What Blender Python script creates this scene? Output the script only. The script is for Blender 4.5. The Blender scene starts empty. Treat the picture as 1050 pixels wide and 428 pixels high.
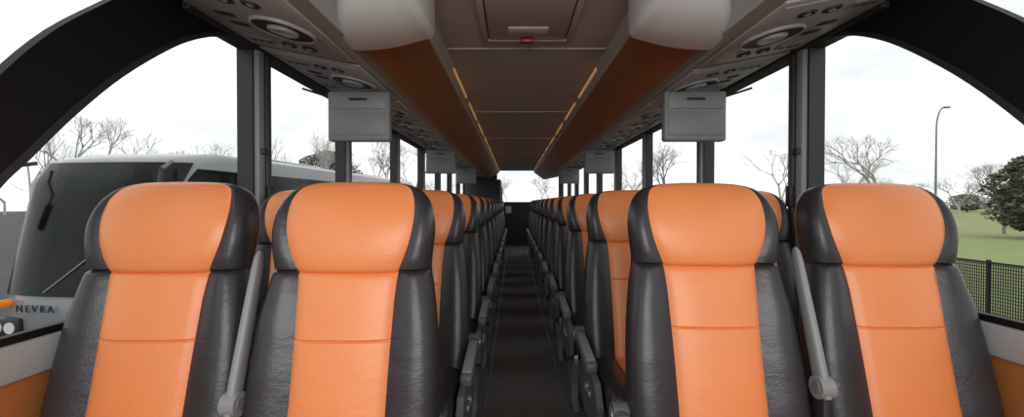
import bpy, bmesh, math, random
from mathutils import Vector, Matrix
random.seed(7)
S=bpy.context.scene
try:
    S.view_settings.view_transform='Standard'
    S.view_settings.look='None'
except Exception: pass
ZE=1.15      # eye height above aisle floor
CX=0.07      # bus centre line
GZ=-1.45     # outside ground

# ---------------------------------------------------------------- materials
def mat(name,col,rough=0.5,metal=0.0,bump=None,bscale=200,var=0.0,vscale=4,emit=None,estr=0,spec=0.5,col2=None,coat=0):
    m=bpy.data.materials.new(name); m.use_nodes=True
    nt=m.node_tree; b=nt.nodes['Principled BSDF']
    b.inputs['Base Color'].default_value=(*col,1)
    b.inputs['Roughness'].default_value=rough
    b.inputs['Metallic'].default_value=metal
    b.inputs['Specular IOR Level'].default_value=spec
    if coat: b.inputs['Coat Weight'].default_value=coat
    tc=nt.nodes.new('ShaderNodeTexCoord')
    if var or col2:
        n=nt.nodes.new('ShaderNodeTexNoise'); n.inputs['Scale'].default_value=vscale; n.inputs['Detail'].default_value=6
        r=nt.nodes.new('ShaderNodeValToRGB')
        c2=col2 if col2 else tuple(c*(1-var) for c in col)
        r.color_ramp.elements[0].color=(*c2,1); r.color_ramp.elements[0].position=.35
        r.color_ramp.elements[1].color=(*col,1); r.color_ramp.elements[1].position=.65
        nt.links.new(tc.outputs['Object'],n.inputs['Vector'])
        nt.links.new(n.outputs['Fac'],r.inputs['Fac'])
        nt.links.new(r.outputs['Color'],b.inputs['Base Color'])
    if bump:
        v=nt.nodes.new('ShaderNodeTexNoise'); v.inputs['Scale'].default_value=bscale; v.inputs['Detail'].default_value=3
        bp=nt.nodes.new('ShaderNodeBump'); bp.inputs['Strength'].default_value=bump; bp.inputs['Distance'].default_value=.01
        nt.links.new(tc.outputs['Object'],v.inputs['Vector'])
        nt.links.new(v.outputs['Fac'],bp.inputs['Height'])
        nt.links.new(bp.outputs['Normal'],b.inputs['Normal'])
    if emit:
        b.inputs['Emission Color'].default_value=(*emit,1); b.inputs['Emission Strength'].default_value=estr
    return m
def leather(name,col,rough,col2,crease=.2):
    m=mat(name,col,rough,col2=col2,vscale=5,spec=.5)
    nt=m.node_tree; b=nt.nodes['Principled BSDF']
    tc=nt.nodes.new('ShaderNodeTexCoord')
    v=nt.nodes.new('ShaderNodeTexVoronoi'); v.inputs['Scale'].default_value=260
    n=nt.nodes.new('ShaderNodeTexNoise'); n.inputs['Scale'].default_value=9; n.inputs['Detail'].default_value=4
    mp=nt.nodes.new('ShaderNodeMapping'); mp.inputs['Scale'].default_value=(1,1,1.8)
    b1=nt.nodes.new('ShaderNodeBump'); b1.inputs['Strength'].default_value=.15; b1.inputs['Distance'].default_value=.002
    b2=nt.nodes.new('ShaderNodeBump'); b2.inputs['Strength'].default_value=crease; b2.inputs['Distance'].default_value=.010
    nt.links.new(tc.outputs['Object'],v.inputs['Vector']); nt.links.new(tc.outputs['Object'],mp.inputs['Vector'])
    nt.links.new(mp.outputs['Vector'],n.inputs['Vector'])
    nt.links.new(n.outputs['Fac'],b2.inputs['Height']); nt.links.new(v.outputs['Distance'],b1.inputs['Height'])
    nt.links.new(b2.outputs['Normal'],b1.inputs['Normal']); nt.links.new(b1.outputs['Normal'],b.inputs['Normal'])
    return m
def glass(name,tint,refl):
    m=bpy.data.materials.new(name); m.use_nodes=True; nt=m.node_tree
    nt.nodes.clear()
    o=nt.nodes.new('ShaderNodeOutputMaterial'); t=nt.nodes.new('ShaderNodeBsdfTransparent'); g=nt.nodes.new('ShaderNodeBsdfGlossy')
    t.inputs['Color'].default_value=(*tint,1); g.inputs['Roughness'].default_value=.02
    mx=nt.nodes.new('ShaderNodeMixShader'); mx.inputs['Fac'].default_value=refl
    nt.links.new(t.outputs[0],mx.inputs[1]); nt.links.new(g.outputs[0],mx.inputs[2]); nt.links.new(mx.outputs[0],o.inputs[0])
    return m
M=dict(
 orange=leather('orange_leather',(.85,.28,.095),.36,(.81,.258,.085),.18),
 char=leather('charcoal_leather',(.034,.032,.036),.33,(.027,.025,.029),.3),
 plast=mat('grey_plastic',(.25,.26,.27),.45,bump=.05,bscale=400),
 arm=mat('armrest_grey',(.12,.125,.135),.45,bump=.05,bscale=400),
 dplast=mat('black_plastic',(.022,.022,.024),.5,bump=.05,bscale=300),
 alu=mat('brushed_aluminium',(.34,.35,.36),.4,.6),
 white=mat('white_gloss_plastic',(.60,.59,.58),.3,bump=.02,bscale=30,coat=.2),
 rack=mat('psu_grey_plastic',(.40,.395,.39),.45,bump=.04,bscale=300),
 rack2=mat('psu_light_plastic',(.47,.465,.46),.4),
 ceil=mat('ceiling_fabric',(.56,.52,.48),.8,bump=.15,bscale=350,var=.06),
 cframe=mat('hatch_frame',(.60,.58,.54),.5),
 opan=mat('orange_rack_panel',(.38,.145,.05),.42,bump=.06,bscale=250,var=.12,vscale=3),
 opan2=mat('orange_wall_panel',(.42,.15,.042),.5,bump=.06,bscale=250,var=.1),
 floor=mat('aisle_carpet',(.19,.18,.172),.85,bump=.5,bscale=260,col2=(.115,.11,.105),vscale=90),
 black=mat('black_tinted_surround',(.006,.006,.007),.55,spec=.25),
 pillar=mat('pillar_grey',(.25,.265,.28),.5,bump=.05,bscale=300),
 pdark=mat('pillar_dark',(.05,.052,.056),.5,bump=.05,bscale=300),
 sill=mat('window_sill_grey',(.34,.36,.37),.4),
 led=mat('warm_led_strip',(.8,.5,.25),.5,emit=(1,.50,.18),estr=.28),
 red=mat('red_handle',(.30,.01,.01),.4),
 glass=glass('window_glass',(.97,.985,.98),.012),
 paint=mat('silver_coach_paint',(.22,.23,.24),.25,coat=.4),
 cglass=mat('dark_coach_glass',(.003,.004,.004),.10,spec=.14,col2=(.010,.014,.013),vscale=.9),
 chrome=mat('chrome',(.7,.7,.7),.15,1),
 rubber=mat('tyre_rubber',(.02,.02,.02),.8),
 amber=mat('amber_lamp',(.8,.22,.02),.3,emit=(1,.3,.02),estr=.25),
 lens=mat('headlamp_lens',(.6,.6,.58),.1,emit=(1,.95,.8),estr=.1),
 asph=mat('asphalt',(.07,.07,.074),.9,bump=.3,bscale=40,col2=(.045,.045,.047),vscale=3),
 grass=mat('grass',(.22,.29,.09),.95,col2=(.29,.29,.13),vscale=.25,bump=.4,bscale=8),
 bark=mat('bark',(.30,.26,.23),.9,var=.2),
 bark2=mat('bark_hazed',(.52,.49,.47),.95,var=.12),  # paler copy of bark, haze put into the colour
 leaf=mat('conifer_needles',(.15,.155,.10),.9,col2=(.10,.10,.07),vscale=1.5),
 leaf2=mat('foliage_hazed',(.30,.29,.24),.95,col2=(.24,.235,.19),vscale=1.5),  # needles lightened for the distant trees, haze painted into the colour
 fence=mat('fence_black',(.012,.012,.013),.6),
 metal=mat('galvanised_pole',(.22,.23,.24),.5,.4),
 paper=mat('white_notice',(.7,.7,.7),.6,emit=None),
 txt=mat('lettering_dark',(.03,.03,.035),.4),
 screen=mat('dark_vent',(.012,.012,.013),.55),
)
# ---------------------------------------------------------------- mesh builder
class MB:
    def __init__(s): s.v=[];s.f=[];s.m=[];s.sm=[];s.mats=[]
    def mi(s,k):
        if k not in s.mats: s.mats.append(k)
        return s.mats.index(k)
    def add(s,vs,fs,k,smooth=False,T=None):
        o=len(s.v)
        for p in vs:
            p=Vector(p)
            if T is not None: p=T@p
            s.v.append(p)
        for i,f in enumerate(fs):
            s.f.append([a+o for a in f]); s.m.append(s.mi(k[i] if isinstance(k,list) else k)); s.sm.append(smooth)
    def box(s,x0,x1,y0,y1,z0,z1,k,bev=0,seg=2,T=None):
        if x0>x1: x0,x1=x1,x0
        bm=bmesh.new(); bmesh.ops.create_cube(bm,size=1)
        for v in bm.verts:
            v.co=Vector(((x0+x1)/2+v.co.x*(x1-x0),(y0+y1)/2+v.co.y*(y1-y0),(z0+z1)/2+v.co.z*(z1-z0)))
        if bev: bmesh.ops.bevel(bm,geom=bm.edges[:],offset=bev,segments=seg,affect='EDGES',profile=.5)
        bm.verts.index_update()
        s.add([v.co.copy() for v in bm.verts],[[v.index for v in f.verts] for f in bm.faces],k,bool(bev),T); bm.free()
    def prism(s,poly,axis,a,b,k,T=None,smooth=False):
        def P(p,t):
            return {'x':(t,p[0],p[1]),'y':(p[0],t,p[1]),'z':(p[0],p[1],t)}[axis]
        n=len(poly); vs=[P(p,a) for p in poly]+[P(p,b) for p in poly]
        fs=[[i,(i+1)%n,n+(i+1)%n,n+i] for i in range(n)]+[list(range(n))[::-1],list(range(n,2*n))]
        s.add(vs,fs,k,smooth,T)
    def loft(s,rings,k,cap=True,smooth=True,T=None,closed=True,colmats=None):
        n=len(rings[0]); vs=[p for r in rings for p in r]; fs=[];ks=[]
        for j in range(len(rings)-1):
            for i in range(n if closed else n-1):
                fs.append([j*n+i,j*n+(i+1)%n,(j+1)*n+(i+1)%n,(j+1)*n+i]); ks.append(colmats(j,i) if colmats else k)
        if cap and closed:
            fs.append(list(range(n))[::-1]); ks.append(k)
            fs.append([(len(rings)-1)*n+i for i in range(n)]); ks.append(k)
        s.add(vs,fs,ks,smooth,T)
    def cyl(s,p0,p1,r0,k,r1=None,n=16,smooth=True,cap=True):
        p0=Vector(p0);p1=Vector(p1); r1=r0 if r1 is None else r1
        d=(p1-p0).normalized(); a=d.orthogonal().normalized(); b=d.cross(a)
        R=[[p+(a*math.cos(2*math.pi*i/n)+b*math.sin(2*math.pi*i/n))*r for i in range(n)] for p,r in((p0,r0),(p1,r1))]
        s.loft(R,k,cap=cap,smooth=smooth)
    def revolve(s,prof,k,n=28,T=None,sx=1,sy=1):
        rings=[[(r*sx*math.cos(2*math.pi*i/n),r*sy*math.sin(2*math.pi*i/n),z) for i in range(n)] for r,z in prof]
        s.loft(rings,k,cap=True,smooth=True,T=T)
    def mesh(s,name):
        me=bpy.data.meshes.new(name); me.from_pydata([tuple(v) for v in s.v],[],s.f)
        for k in s.mats: me.materials.append(M[k])
        for p,a,b in zip(me.polygons,s.m,s.sm): p.material_index=a; p.use_smooth=b
        bm=bmesh.new(); bm.from_mesh(me); bmesh.ops.recalc_face_normals(bm,faces=bm.faces); bm.to_mesh(me); bm.free()
        try: me.set_sharp_from_angle(angle=math.radians(42))
        except Exception: pass
        return me
    def obj(s,name,loc=(0,0,0),rot=(0,0,0),parent=None):
        return place(s.mesh(name),name,loc,rot,parent)
def place(me,name,loc=(0,0,0),rot=(0,0,0),parent=None,scale=None):
    o=bpy.data.objects.new(name,me); S.collection.objects.link(o); o.location=loc; o.rotation_euler=rot
    if scale: o.scale=scale
    if parent: o.parent=parent
    return o
def lerp(tab,z):
    if z<=tab[0][0]: return tab[0][1]
    for (a,b),(c,d) in zip(tab,tab[1:]):
        if z<=c:
            t=(z-a)/(c-a) if c>a else 0
            return b+(d-b)*t
    return tab[-1][1]
def slerp_tab(tab,z):
    if z<=tab[0][0]: return tab[0][1]
    n=len(tab)
    for i in range(n-1):
        a,b=tab[i]; c,d=tab[i+1]
        if z<=c:
            t=(z-a)/(c-a)
            ma=(d-tab[i-1][1])/(c-tab[i-1][0])*(c-a) if i>0 else (d-b)
            mb=(tab[i+2][1]-b)/(tab[i+2][0]-a)*(c-a) if i+2<n else (d-b)
            return (2*t**3-3*t*t+1)*b+(t**3-2*t*t+t)*ma+(-2*t**3+3*t*t)*d+(t**3-t*t)*mb
    return tab[-1][1]

# ---------------------------------------------------------------- seat
Wt=[(.42,.235),(.55,.243),(.70,.241),(.85,.229),(.93,.216),(.97,.2085),(1.02,.212),(1.07,.2155),(1.11,.212),(1.145,.202),(1.17,.187),(1.188,.166),(1.199,.135),(1.2048,.095),(1.2065,.05)]
Ot=[(.42,.118),(.70,.120),(.90,.126),(.955,.130),(.97,.132),(.985,.138),(1.01,.148),(1.04,.158),(1.08,.166),(1.12,.169),(1.15,.166),(1.17,.160),(1.188,.148),(1.199,.125),(1.2048,.09),(1.2065,.045)]
Ft=[(.42,.0),(.9,0),(.958,.004),(.964,.008),(.974,-.001),(1.0,-.009),(1.04,-.015),(1.08,-.017),(1.12,-.013),(1.155,-.003),(1.18,.011),(1.196,.025),(1.204,.038),(1.2065,.05)]
Bt=[(.42,.11),(.6,.12),(.9,.105),(1.05,.10),(1.13,.096),(1.17,.088),(1.196,.076),(1.204,.064),(1.2065,.055)]
LEAN=.245
def seat_mesh(side):
    mb=MB()
    zs=[.42,.45,.5,.55,.6,.65,.7,.74,.77,.79,.796,.80,.804,.81,.83,.86,.9,.93,.945,.955,.960,.964,.968,.974,.982,.992,1.004,1.018,1.035,1.055,1.075,1.095,1.112,1.128,1.142,1.155,1.167,1.177,1.185,1.191,1.196,1.2,1.203,1.2053,1.2065]
    rings=[]; NC=10; NB=9
    for z in zs:
        W=slerp_tab(Wt,z);O=min(slerp_tab(Ot,z),W-.004);F=lerp(Ft,z);B=slerp_tab(Bt,z)
        yc=-(1.10-z)*LEAN
        g=0
        if abs(z-.80)<.001: g=.006
        if abs(z-.964)<.001: g=.006
        cb=.014 if z<.96 else .012
        top=max(0,(z-1.13)/.0765)
        bb=.026*(1-top) if z<.965 else .014*(1-top)
        gb=.008 if abs(z-.968)<.0015 else 0
        sd0=.040 if z<.9 else .05
        sd=sd0*(1-top)+.02*top
        half=[]
        for i in range(NC+1):
            u=i/NC
            half.append((O*u, F+g-cb*(1-u**4)*(.6+.4*(1-u*u)) ))
        gr=.006*(1-top)
        half[-1]=(O,F+gr+g*.3)
        for i in range(1,NB+1):
            th=math.pi/2*i/NB
            x=O+(W-O)*math.sin(th)
            y=F+sd-(sd-gr)*math.cos(th)-bb*math.sin(2*th)+gb
            half.append((x,y))
        yb=B
        half.append((W*.995,(F+sd+yb)/2)); half.append((W-.012*(1-top*.5),yb-.006)); half.append((W-.03,yb+.004)); half.append((O*.6,yb+.012))
        rings.append([(x,y+yc,z) for x,y in half]+[(0,yb+.014+yc,z)]+[(-x,y+yc,z) for x,y in half[::-1][:-1]])
    n=len(rings[0])
    mb.loft(rings,'orange',cap=False,colmats=lambda j,i:'orange' if (i<NC or i>=n-NC) else 'char')
    mb.add(rings[-1],[list(range(n))],'orange',True); mb.add(rings[0],[list(range(n))[::-1]],'char')
    # cushion
    rings=[]
    ys=[-.57,-.565,-.555,-.535,-.50,-.44,-.36,-.28,-.21,-.17,-.14,-.125]
    ez=[.06,.03,.015,.004,0,.004,.008,.01,.012,.013,.014,.02]
    for y,e in zip(ys,ez):
        W=.228-e*.35; O=.12
        pts=[]
        for i in range(6): pts.append((O*i/5,.485-e-.006*(1-(i/5)**2)*-1))
        pts[-1]=(O,.480-e)
        for i in range(1,8):
            th=math.pi/2*i/7
            pts.append((O+(W-O)*math.sin(th),.445-e*.6+(.035-e*.4)*math.cos(th)+.016*math.sin(2*th)))
        pts+= [(W,.40),(W-.01,.36+e*.4),(W-.04,.35+e*.4)]
        rings.append([(a,y,b) for a,b in pts]+[(0,y,.35+e*.4)]+[(-a,y,b) for a,b in pts[::-1][:-1]])
    n2=len(rings[0])
    mb.loft(rings,'char',cap=True,colmats=lambda j,i:'orange' if (i<5 or i>=n2-5) else 'char')
    # frame, legs
    mb.box(-.2,.2,-.50,-.06,.31,.36,'dplast',.01)
    mb.box(-.235,.235,-.16,-.10,.25,.31,'alu',.008)
    mb.box(-.235,.235,-.46,-.40,.25,.31,'alu',.008)
    mb.prism([(-.46,.26),(-.10,.26),(-.20,.03),(-.08,.0),(-.48,.0),(-.36,.03)],'x',-.10,-.06,'alu')
    if side!=0:
        s=side
        xa,xb=sorted((s*.238,s*.262))
        mb.prism([(-.50,.40),(-.44,.47),(-.12,.49),(-.02,.52),(.0,.44),(-.06,.33),(-.2,.27),(-.40,.27),(-.48,.32)],'x',xa,xb,'arm')
        xa2,xb2=sorted((s*.236,s*.285))
        mb.cyl((xa2,-.055,.545),(xb2,-.055,.545),.036,'arm',n=20)
        mb.cyl((s*.286,-.055,.545),(s*.290,-.055,.545),.022,'alu',n=16)
        mb.prism([(-.09,.52),(-.02,.52),(-.03,.42),(-.10,.42)],'x',xa,xb,'arm')
        T=Matrix.Translation((s*.265,-.06,.55))@Matrix.Rotation(math.radians(6),4,'X')
        mb.box(-.022,.022,-.36,.0,-.022,.022,'arm',.014,3,T)
        mb.box(-.018,.018,-.33,-.05,.015,.027,'plast',.006,2,T)
        mb.cyl((s*.262,-.30,.40),(s*.275,-.30,.40),.02,'alu')
        mb.box(s*.262,s*.274,-.38,-.30,.39,.41,'alu',.004)
        mb.prism([(-.42,.27),(-.14,.27),(-.20,.04),(-.10,.0),(-.46,.0),(-.36,.04)],'x',min(s*.2,s*.235),max(s*.2,s*.235),'alu')
    return mb.mesh('passenger_seat')
def divider_mesh():
    mb=MB()
    T=Matrix.Rotation(math.radians(-19),4,'X')
    rings=[]
    for z,w,d in((-.03,.009,.02),(0,.012,.024),(.05,.012,.024),(.2,.0115,.021),(.33,.010,.018),(.365,.008,.015),(.38,.004,.006)):
        rings.append([(math.copysign(abs(math.cos(a))**.6,math.cos(a))*w,math.copysign(abs(math.sin(a))**.6,math.sin(a))*d,z) for a in [2*math.pi*i/16 for i in range(16)]])
    mb.loft(rings,'plast',T=T)
    mb.cyl((-.018,0,0),(.018,0,0),.030,'plast',n=22); mb.cyl((-.020,0,0),(.020,0,0),.015,'alu',n=16)
    mb.box(-.010,.010,-.02,.04,-.66,-.02,'dplast',.004)
    return mb.mesh('raised_armrest')
sm={+1:seat_mesh(1),-1:seat_mesh(-1),0:seat_mesh(0)}
dm=divider_mesh()
PITCH=.80
NR=12
for r in range(NR):
    yl=1.215+r*PITCH; yr=1.335+r*PITCH
    place(sm[1],'passenger_seat',(-.435,yl,.002))
    place(sm[0],'passenger_seat',(-.932,yl,.002))
    place(sm[-1],'passenger_seat',(.562,yr,.004)); place(sm[0],'passenger_seat',(1.078,yr,.004))
    place(dm,'raised_armrest',(-.683,yl-.118,.66))
    place(dm,'raised_armrest',(.819,yr-.130,.66))

# ---------------------------------------------------------------- shell
XL,XR=-1.185,1.33
YB=12.2; YF=-1.6
mb=MB(); mb.box(XL-.06,XR+.06,YF,YB,-.08,0,'floor'); mb.obj('floor')
mb=MB(); mb.box(CX-.47,CX+.47,YF,YB,ZE+.88,ZE+.93,'ceil')
for y in (2.6,4.4,6.2,8.0,9.8): mb.box(CX-.45,CX+.45,y,y+.012,ZE+.874,ZE+.881,'cframe')
mb.box(XL-.08,XR+.08,YF,YB,ZE+1.0,ZE+1.04,'white')
mb.obj('ceiling')
# roof hatch
mb=MB()
y0,y1=1.55,2.46; z=ZE+.88
mb.box(CX-.235,CX-.205,y0,y1,z-.018,z-.001,'cframe',.006); mb.box(CX+.205,CX+.235,y0,y1,z-.018,z-.001,'cframe',.006)
mb.box(CX-.235,CX+.235,y1-.03,y1,z-.018,z-.001,'cframe',.006); mb.box(CX-.235,CX+.235,y0,y0+.03,z-.018,z-.001,'cframe',.006)
mb.box(CX-.205,CX+.205,y0+.03,y1-.03,z-.008,z-.001,'dplast')
mb.box(CX-.198,CX+.198,y0+.04,y1-.10,z-.022,z-.006,'ceil',.006)
mb.box(CX-.198,CX+.198,y1-.095,y1-.035,z-.016,z-.006,'ceil',.004)
mb.box(CX-.10,CX+.10,y1-.23,y1-.14,z-.030,z-.018,'cframe',.006)
mb.box(CX-.035,CX+.035,y1-.08,y1-.035,z-.042,z-.012,'red',.008)
mb.obj('roof_hatch')
def side(s,d): return CX+s*d
for s,nm in((-1,'left'),(1,'right')):
    mb=MB()
    def X(d): return side(s,d)
    ya,yb=1.78,YB-.05
    P=[(X(.4525),ZE+.885),(X(.465),ZE+.80),(X(.48),ZE+.79),(X(.70),ZE+.635),(X(.725),ZE+.62),(X(.76),ZE+.62),(X(1.24),ZE+.715),(X(1.24),ZE+.99),(X(.4525),ZE+.99)]
    ks=['ceil','white','opan','plast','rack','rack','rack','rack','rack']
    n=len(P); vs=[(x,ya,z) for x,z in P]+[(x,yb,z) for x,z in P]
    mb.add(vs,[[i,(i+1)%n,n+(i+1)%n,n+i] for i in range(n)]+[list(range(n)),list(range(n,2*n))],ks+['white','rack'])
    yy=3.0
    while yy<YB-.3:
        a=Vector((X(.482),0,ZE+.789)); b=Vector((X(.70),0,ZE+.636))
        mb.add([(a.x,yy,a.z-.003),(b.x,yy,b.z-.003),(b.x,yy+.010,b.z-.003),(a.x,yy+.010,a.z-.003)],[[0,1,2,3]],'plast')
        yy+=1.25
    yy=2.9
    while yy<YB-1:
        x0=X(.4535)-s*.004; x1=X(.4575)-s*.004
        mb.add([(x0,yy,ZE+.862),(x1,yy,ZE+.84),(x1,yy+.8,ZE+.84),(x0,yy+.8,ZE+.862)],[[0,1,2,3]],'led')
        yy+=1.0
    mb.prism([(X(.70),ZE+.622),(X(.76),ZE+.62),(X(1.24),ZE+.715),(X(1.24),ZE+.77),(X(.70),ZE+.77)],'y',.95,1.78,'rack')
    # cowl
    rings=[]
    for t in [0,.15,.3,.45,.6,.75,.88,.96,1.0]:
        y=1.82-.26*t; e=1-math.sqrt(max(0,1-t**2.4))
        a,b=.385+.10*e,.738-.12*e
        zb0,zb1=ZE+.650+.12*e,ZE+.607+.14*e
        ring=[(X(a),y,ZE+.885)]
        R=.04
        for i in range(7):
            th=math.pi/2*i/6
            ring.append((X(a+R*(1-math.cos(th))),y,zb0+R*(1-math.sin(th))))
        for i in range(1,6):
            u=i/6; ring.append((X(a+R+(b-a-2*R)*u),y,zb0+(zb1-zb0)*u-.012*math.sin(math.pi*u)))
        for i in range(7):
            th=math.pi/2*i/6
            ring.append((X(b-R+R*math.sin(th)),y,zb1+R*(1-math.cos(th))))
        ring.append((X(b),y,ZE+.885))
        rings.append(ring)
    mb.loft(rings,'white')
    mb.obj('luggage_rack')
    # ---- service units
    um=MB()
    um.box(-.145,.315,-.335,.335,-.008,.004,'rack2',.006)
    um.box(-.125,.29,-.30,.30,-.013,-.004,'rack',.006)
    um.revolve([(.114,-.010),(.112,-.020),(.106,-.024),(.103,-.018)],'rack2',n=36)
    um.revolve([(.104,-.012),(.103,-.021),(.055,-.019),(.050,-.012)],'screen',n=36)
    um.revolve([(.056,-.014),(.054,-.026),(.048,-.030),(.028,-.028),(.024,-.024),(.0005,-.024)],'rack2',n=32,sy=.9)
    for yy in(-.21,.21):
        for xx in(.0,.085):
            um.revolve([(.030,-.006),(.029,-.018),(.022,-.020),(.020,-.012),(.0005,-.011)],'dplast',n=18,T=Matrix.Translation((xx,yy,0)))
            um.revolve([(.013,-.012),(.012,-.020),(.0005,-.021)],'rack2',n=14,T=Matrix.Translation((xx,yy,0)))
        um.box(.14,.25,yy-.028,yy+.028,-.018,-.004,'plast',.006)
        for q in range(3): um.revolve([(.010,-.016),(.009,-.021),(.0005,-.021)],'dplast',n=12,T=Matrix.Translation((.162+.033*q,yy,0)))
    for yy in (-.04,.05): um.box(.15,.22,yy-.02,yy+.02,-.018,-.004,'dplast',.01)
    ume=um.mesh('service_unit')
    ang=math.atan(.198)
    y=(1.66 if s<0 else 1.74)
    while y<YB-.6:
        d=.905
        zc=ZE+.62+(d-.76)*.198
        o=place(ume,'reading_lamp_and_speaker_panel',(X(d),y,zc-.004),(0,0,0))
        if s>0: o.rotation_euler=(0,-ang,0)
        else: o.rotation_euler=(Matrix.Rotation(ang,3,'Y')@Matrix.Rotation(math.pi,3,'Z')).to_euler()
        y+=.72
    # ---- walls
    xw=XL if s<0 else XR
    xo=xw+s*.06
    zs0=ZE-.335
    w=MB()
    w.box(xw,xo,YF,YB,0,zs0-.09,'opan2')
    w.box(xw,xo,1.85,YB,ZE+.70,ZE+1.0,'dplast')
    w.obj('wall_'+nm)
    t=MB()
    t.box(xw-s*.012,xo,YF,YB,zs0-.09,zs0,'sill',.01)
    t.box(xw-s*.001,xw+s*.02,YF,YB,zs0,zs0+.02,'black')
    t.obj('trim_1' if s<0 else 'trim_2')
    t=MB(); t.box(xw-s*.035,xo,1.62,YB,ZE+.69,ZE+.735,'dplast',.008)
    t.obj('trim_3' if s<0 else 'trim_4')
    # pillars
    py=[2.06,3.18,4.58,5.88,7.15,8.45,9.75,11.05]
    for q,yp in enumerate(py):
        p=MB()
        w0=.055 if q==0 else .05
        p.box(xw-s*.032,xo,yp,yp+w0,zs0-.02,ZE+.70,'pillar',.012)
        p.box(xw-s*.010,xo,yp-.015,yp+w0+.07,zs0,ZE+.70,'dplast')
        if q==0:
            p.box(xw-s*.035,xw,yp+.065,yp+.105,zs0,ZE+.69,'pdark',.008)
            p.box(xw-s*.048,xw,yp+.01,yp+.045,ZE+.22,ZE+.25,'dplast',.006)
            p.box(xw-s*.048,xw,yp+.06,yp+.10,ZE-.02,ZE+.08,'dplast',.006)
        p.obj('window_pillar')
    # black arch
    low=[(.84,-.335),(.88,-.24),(.96,-.09),(1.037,.03),(1.10,.10),(1.222,.235),(1.376,.382),(1.575,.535),(1.72,.62),(1.85,.672),(1.99,.70)]
    up=[(1.99,.86),(1.75,.86),(1.53,.75),(1.45,.69),(1.343,.60),(1.17,.445),(1.037,.285),(.93,.12),(.84,-.04),(.76,-.2),(.72,-.335)]
    def smooth(pts,n=4):
        out=[]
        for i in range(len(pts)-1):
            p0=pts[max(i-1,0)];p1=pts[i];p2=pts[i+1];p3=pts[min(i+2,len(pts)-1)]
            for j in range(n):
                t=j/n
                out.append(tuple(.5*(2*p1[c]+(p2[c]-p0[c])*t+(2*p0[c]-5*p1[c]+4*p2[c]-p3[c])*t*t+(3*p1[c]-p0[c]-3*p2[c]+p3[c])*t**3) for c in(0,1)))
        out.append(pts[-1]); return out
    L=smooth(low);U=smooth(up)[::-1]
    ar=MB(); nn=len(L); xa=xw-s*.006; xb=xw+s*.022
    vs=[];fs=[]
    for i in range(nn):
        l=L[i]; j=U[min(i,len(U)-1)]
        vs+= [(xa,l[0],ZE+l[1]),(xa,j[0],ZE+j[1]),(xb,l[0],ZE+l[1]),(xb,j[0],ZE+j[1])]
    for i in range(nn-1):
        c=4*i;e=c+4
        fs+=[[c,c+1,e+1,e],[c+2,e+2,e+3,c+3],[c,e,e+2,c+2],[c+1,c+3,e+3,e+1]]
    ar.add(vs,fs,'black')
    rr=[]
    for i in range(nn):
        l=L[i]
        rr.append([(xa-s*dx,l[0]+dy,ZE+l[1]+dz) for dx,dy,dz in((0,0,0),(.008,-.003,.003),(.008,-.010,.010),(0,-.014,.014))])
    ar.loft(rr,'dplast',smooth=False)
    ar.obj('black_window_arch')
    edges=[YF]+[y for y in py]+[YB]
    for q in range(len(edges)-1):
        g=MB(); xg=xw+s*.03; za=zs0; zb=ZE+(1.0 if q==0 else .70)
        g.add([(xg,edges[q]+.06,za),(xg,edges[q+1]-.02,za),(xg,edges[q+1]-.02,zb),(xg,edges[q]+.06,zb)],[[0,1,2,3]],'glass')
        g.obj('window_%d'%(q+1+(0 if s<0 else 9)))
    for ym in (2.52,5.3,8.1):
        m=MB()
        m.box(-.17,.17,-.03,.03,-.275,0,'plast',.014,3)
        m.box(-.15,.15,-.036,-.028,-.10,-.02,'plast',.004)
        m.box(-.15,.15,-.036,-.028,-.245,-.115,'plast',.004)
        m.box(-.05,.05,-.040,-.030,-.055,-.04,'dplast',.003)
        m.box(-.11,.11,-.025,.025,-.005,.05,'arm',.01)
        m.box(-.155,.155,.029,.034,-.25,-.03,'screen',.002)
        m.cyl((-.12,0,.03),(.12,0,.03),.03,'arm')
        if ym<3: m.cyl((.165*s,0,-.03),(.32*s,0,.02),.006,'dplast',n=8)
        m.obj('flip_down_monitor',(X(.92),ym,ZE+.612))

# ---------------------------------------------------------------- rear
mb=MB()
mb.box(XL,XR,YB,YB+.08,0,ZE+.02,'dplast')
mb.box(XL,-.45,YB,YB+.08,ZE+.0,ZE+1.0,'dplast'); mb.box(1.2,XR,YB,YB+.08,ZE+.0,ZE+1.0,'dplast')
mb.box(XL,XR,YB,YB+.08,ZE+.86,ZE+1.0,'dplast')
mb.obj('wall_back')
mb=MB(); mb.add([(-.45,YB+.05,ZE),(1.2,YB+.05,ZE),(1.2,YB+.05,ZE+.86),(-.45,YB+.05,ZE+.86)],[[0,1,2,3]],'glass'); mb.obj('window_30')
mb=MB(); mb.box(XL+.06,-.32,10.75,YB-.01,0.001,ZE+.55,'dplast',.01)
mb.box(-.31,-.295,11.2,11.9,.1,ZE+.4,'pdark',.004); mb.box(-.30,-.28,11.25,11.28,.95,1.05,'alu',.004)
mb.obj('lavatory_cabin')
mb=MB(); mb.box(-.22,-.08,YB-.012,YB-.002,ZE-.28,ZE-.10,'paper',.002); mb.box(-.23,-.07,YB-.006,YB-.001,ZE-.29,ZE-.09,'plast',.002); mb.obj('wall_notice')
mb=MB(); mb.box(XL-.06,XR+.06,YF-.08,YF,0,.55,'dplast'); mb.box(XL-.06,XR+.06,YF-.08,YF,ZE+.9,ZE+1.04,'dplast')
mb.box(XL-.06,XL+.04,YF-.08,YF,.5,ZE+.95,'dplast');mb.box(XR-.04,XR+.06,YF-.08,YF,.5,ZE+.95,'dplast'); mb.obj('wall_front')
mb=MB(); mb.box(-.165,-.155,YF,11,.0,.004,'alu'); mb.box(.29,.30,YF,11,.0,.004,'alu'); mb.obj('trim_5')

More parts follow.
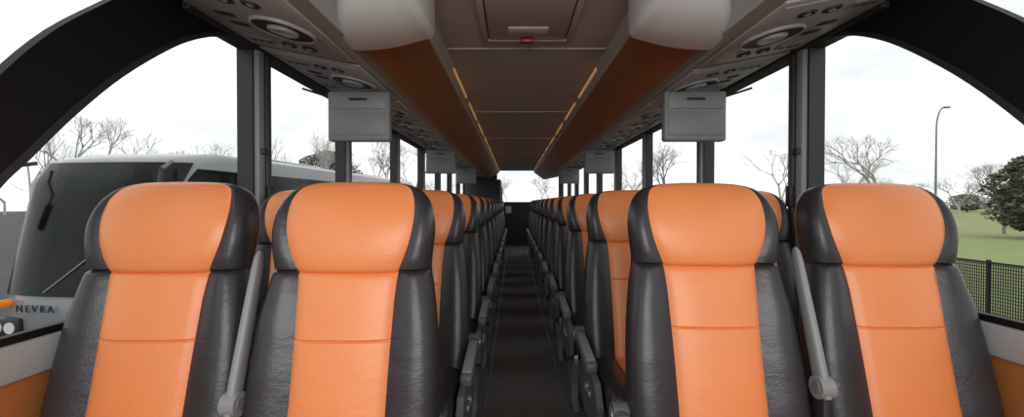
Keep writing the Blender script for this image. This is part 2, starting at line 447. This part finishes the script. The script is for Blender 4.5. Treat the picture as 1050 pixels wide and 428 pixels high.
# ---------------------------------------------------------------- outside
mb=MB(); mb.add([(-150,-60,GZ),(9.6,-60,GZ),(9.6,200,GZ),(-150,200,GZ)],[[0,1,2,3]],'asph'); mb.obj('ground_asphalt')
mb=MB(); mb.add([(9.6,-60,GZ),(200,-60,GZ),(200,220,GZ),(9.6,220,GZ)],[[0,1,2,3]],'grass'); mb.obj('ground_grass')
mb=MB()
xf=10.4
for i in range(25):
    y=2+i*2; mb.box(xf-.03,xf+.03,y-.03,y+.03,GZ,GZ+1.35,'fence')
mb.box(xf-.02,xf+.02,2,50,GZ+1.27,GZ+1.31,'fence'); mb.box(xf-.02,xf+.02,2,50,GZ+.05,GZ+.09,'fence')
y=2
while y<50:
    mb.box(xf-.006,xf+.006,y-.009,y+.009,GZ+.05,GZ+1.3,'fence'); y+=.05
for k in range(1,18): mb.box(xf-.005,xf+.005,2,50,GZ+.05+k*.07,GZ+.066+k*.07,'fence')
mb.obj('black_fence')
def street_lamp(x,y,h,dirx):
    mb=MB(); mb.cyl((0,0,0),(0,0,h-1.2),.07,'metal',.04,10)
    pts=[(0,0,h-1.2)]
    for i in range(1,9):
        th=math.pi/2*i/8; pts.append((dirx*.4*(1-math.cos(th)),0,h-1.2+1.2*math.sin(th)))
    for a,b in zip(pts,pts[1:]): mb.cyl(a,b,.035,'metal',n=8)
    a=pts[-1]; mb.box(a[0]-.05,a[0]+.3,-.1,.1,a[2]-.04,a[2]+.04,'metal',.03)
    mb.obj('street_lamp',(x,y,GZ))
street_lamp(22.6,24.5,7.7,1)
def bare_tree_mesh(seed,h=9,depth=6,bk='bark'):
    rnd=random.Random(seed); mb=MB()
    def br(p,d,l,r,k):
        q=p+d*l
        mb.cyl(p,q,r,bk,r*.68,5 if k>2 else 3,cap=False)
        if k==0: return
        nb=2 if k>5 else (3 if rnd.random()<.85 else 2)
        for i in range(nb):
            a=d.orthogonal().normalized(); a.rotate(Matrix.Rotation(rnd.random()*6.283+i*2.1,3,d))
            nd=(d+a*rnd.uniform(.35,.8)+Vector((0,0,.12))).normalized()
            br(p+d*l*rnd.uniform(.7,1),nd,l*rnd.uniform(.62,.85),r*.6,k-1)
    br(Vector((0,0,0)),Vector((0,0,1)),h*.2,h*.013,depth)
    zm=max(v.z for v in mb.v)
    for v in mb.v: v*= h/zm
    return mb.mesh('bare_tree')
bts=[bare_tree_mesh(11+i,9,7) for i in range(4)]
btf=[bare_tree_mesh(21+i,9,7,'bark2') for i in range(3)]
def conifer_mesh(seed,h=9,w=2.6,n=7000,lk='leaf'):
    rnd=random.Random(seed); mb=MB(); mb.cyl((0,0,0),(0,0,h*.9),h*.018,'bark',.03,6)
    vs=[];fs=[]
    for i in range(n):
        z=h*(.1+.85*rnd.random())
        u=(z/h-.1)/.85; R=w*math.sqrt(max(.02,1-(2*u-1)**2))
        a=rnd.random()*6.283; r=R*(rnd.random()**.4)*(1+.2*math.sin(3*a+z*2))
        c=Vector((r*math.cos(a),r*math.sin(a),z-.12*r))
        s=.22*h/9
        o=len(vs)
        for _ in range(3): vs.append(c+Vector((rnd.gauss(0,s),rnd.gauss(0,s),rnd.gauss(0,s*.6))))
        fs.append([o,o+1,o+2])
    mb.add(vs,fs,lk); return mb.mesh('evergreen_tree')
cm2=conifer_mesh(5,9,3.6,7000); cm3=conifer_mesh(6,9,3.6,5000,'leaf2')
rnd=random.Random(5)
def tree(me,nm,u,d,h,wid=1):
    sc=h/9
    place(me,nm,((u-527)/467*d,d,GZ-.02),(0,0,rnd.random()*6.28),scale=(sc*wid,sc*wid,sc))
# right side (heights in metres)
tree(bts[0],'bare_tree',900,42,9.4,1.15); tree(btf[1],'bare_tree',868,55,9.5)
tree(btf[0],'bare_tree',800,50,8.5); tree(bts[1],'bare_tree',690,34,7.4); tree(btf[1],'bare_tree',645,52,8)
tree(cm2,'evergreen_tree',1058,33,6.4,1.0); tree(bts[3],'bare_tree',1028,38,6.2)
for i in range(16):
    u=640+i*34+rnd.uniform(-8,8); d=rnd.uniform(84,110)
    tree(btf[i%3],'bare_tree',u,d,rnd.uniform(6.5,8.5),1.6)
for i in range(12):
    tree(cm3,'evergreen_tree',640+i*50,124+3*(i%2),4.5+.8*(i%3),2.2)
# left
tree(btf[1],'bare_tree',300,26,7.2); tree(btf[2],'bare_tree',318,32,7.5); tree(cm2,'evergreen_tree',335,38,7.2)
tree(btf[0],'bare_tree',215,40,8.0); tree(btf[0],'bare_tree',92,26,8.0); tree(btf[2],'bare_tree',30,26,7.6)
tree(btf[2],'bare_tree',385,42,9); tree(btf[0],'bare_tree',425,48,9)
tree(btf[1],'bare_tree',150,38,8)
tree(btf[2],'bare_tree',560,60,6.5); tree(btf[1],'bare_tree',520,70,7)
for i in range(14):
    tree(btf[i%3],'bare_tree',-80+i*41,78+(i%3)*9,6.5+1.2*(i%3),1.5)

# ---------------------------------------------------------------- parked coach
coach=bpy.data.objects.new('parked_coach',None); S.collection.objects.link(coach)
th=math.radians(5)
coach.location=(-4.95-1.26*math.cos(th),6.15+1.26*math.sin(th),GZ); coach.rotation_euler=(0,0,-th)
H=3.42
mb=MB()
side_prof=[(.10,.32),(-.02,.55),(-.03,1.05),(.02,1.28),(.38,2.9),(.62,3.25),(1.2,H-.02),(3,H),(11.6,H),(12,H-.2),(12.05,1.2),(12,.35)]
def bowf(x): return .22*abs(x/1.26)**3
rings=[]
for x,e in((-1.26,.12),(-1.24,.05),(-1.15,0),(-.8,0),(-.4,0),(0,0),(.4,0),(.8,0),(1.15,0),(1.24,.05),(1.26,.12)):
    rings.append([(x, y+(bowf(x) if y<2 else 0)+(e if y<2 else -e), z-(e if z>3 else 0)) for y,z in side_prof])
mb.loft(rings,'paint'); mb.obj('body',parent=coach)
mb=MB()
def frontY(z): return lerp([(1.28,.02),(2.9,.38),(3.25,.62)],z)
rings=[]
for i in range(21):
    x=-1.235+2.47*i/20; e=.045 if abs(x)>1.2 else 0
    rings.append([(x,bowf(x)+frontY(z)-.03+e,z) for z in (1.29,1.7,2.1,2.5,2.9,3.15,3.21)])
mb.loft(rings,'cglass',closed=False,cap=False)
mb.obj('windscreen',parent=coach)
mb=MB()
for sx in(-1.265,1.265):
    mb.prism([(.34,1.36),(.68,2.95),(.85,3.12),(11.6,3.12),(11.7,1.45),(2.1,1.45),(1.9,1.36)],'x',sx-.008,sx+.008,'cglass')
    for yy in(2.0,3.7,5.4,7.1,8.8,10.5): mb.box(sx-.014,sx+.014,yy,yy+.06,1.6,3.12,'dplast')
mb.obj('side_windows',parent=coach)
mb=MB()
mb.box(-1.0,1.0,-.07,-.03,.42,.60,'plast',.02)
mb.box(-.5,.5,-.075,-.03,.64,.74,'dplast',.02)
for sx in(-.9,.9):
    mb.box(sx-.22,sx+.22,-.05,.16,.70,.98,'dplast',.04)
    for k in(-.11,.09): mb.cyl((sx+k,.02,.85),(sx+k,-.065,.85),.08,'lens')
    mb.box(sx-.2,sx+.2,-.06,.10,.60,.69,'plast',.015)
mb.cyl((-1.02,-.05,1.17),(-1.02,.12,1.17),.055,'amber')
for sx in(-1.27,1.27):
    q=1 if sx>0 else -1
    for yy in(2.6,9.2):
        mb.cyl((sx-.12*q,yy,.5),(sx+.02*q,yy,.5),.5,'rubber',n=28); mb.cyl((sx,yy,.5),(sx+.035*q,yy,.5),.27,'chrome',n=20)
    for yy in(3.6,5.1,6.6): mb.box(sx-.006,sx+.006,yy,yy+1.45,.5,1.3,'paint',.004)
    mb.box(sx-.012,sx+.012,.6,11.8,1.30,1.34,'plast')
for s in(-1,1):
    mb.cyl((s*1.1,.55,3.2),(s*1.45,.0,3.05),.03,'dplast'); mb.cyl((s*1.45,.0,3.05),(s*1.45,-.04,2.8),.03,'dplast')
    mb.box(s*1.45-.11,s*1.45+.11,-.14,.02,2.35,2.82,'dplast',.05)
mb.box(-.8,.8,3,5.5,H-.02,H+.10,'paint',.04); mb.box(-.7,.7,8,10,H-.02,H+.10,'paint',.04)
mb.cyl((-.35,.0,1.34),(.40,.12,1.95),.012,'plast',n=6); mb.cyl((.35,.02,1.34),(1.0,.24,1.85),.012,'plast',n=6)
mb.obj('fittings',parent=coach)
cu=bpy.data.curves.new('lettering','FONT'); cu.body='NEVRA'; cu.size=.14; cu.align_x='CENTER'; cu.space_character=1.5; cu.extrude=.006
cu.materials.append(M['txt'])
to=bpy.data.objects.new('lettering',cu); S.collection.objects.link(to); to.parent=coach; to.location=(-.42,-.05,1.08); to.rotation_euler=(math.radians(90),0,0)

# ---------------------------------------------------------------- light
w=bpy.data.worlds.new('overcast_sky'); S.world=w; w.use_nodes=True; nt=w.node_tree
bg=nt.nodes['Background']; tc=nt.nodes.new('ShaderNodeTexCoord'); mp=nt.nodes.new('ShaderNodeMapping'); mp.inputs['Scale'].default_value=(1.2,1.2,4)
n=nt.nodes.new('ShaderNodeTexNoise'); n.inputs['Scale'].default_value=2.2; n.inputs['Detail'].default_value=7; n.inputs['Roughness'].default_value=.55
r=nt.nodes.new('ShaderNodeValToRGB'); r.color_ramp.elements[0].position=.35; r.color_ramp.elements[0].color=(.75,.77,.79,1); r.color_ramp.elements[1].position=.60; r.color_ramp.elements[1].color=(1,1,1,1)
nt.links.new(tc.outputs['Generated'],mp.inputs['Vector']); nt.links.new(mp.outputs['Vector'],n.inputs['Vector']); nt.links.new(n.outputs['Fac'],r.inputs['Fac']); nt.links.new(r.outputs['Color'],bg.inputs['Color'])
bg.inputs['Strength'].default_value=1.27
la=bpy.data.lights.new('front_fill','AREA'); la.shape='RECTANGLE'; la.size=1.8; la.size_y=.8; la.energy=32; la.color=(1,.98,.95)  # added fill light behind the camera, brightens the cabin from the front
lo=bpy.data.objects.new('front_fill',la); S.collection.objects.link(lo); lo.location=(.07,-1.0,ZE+.40); lo.rotation_euler=(math.radians(84),0,0)

cam=bpy.data.cameras.new('camera'); co=bpy.data.objects.new('camera',cam); S.collection.objects.link(co)
cam.lens=16; cam.sensor_width=36; cam.clip_start=.02; cam.clip_end=500
co.location=(0,0,ZE); co.rotation_euler=(math.radians(90)-6/467,0,2/467)
S.camera=co
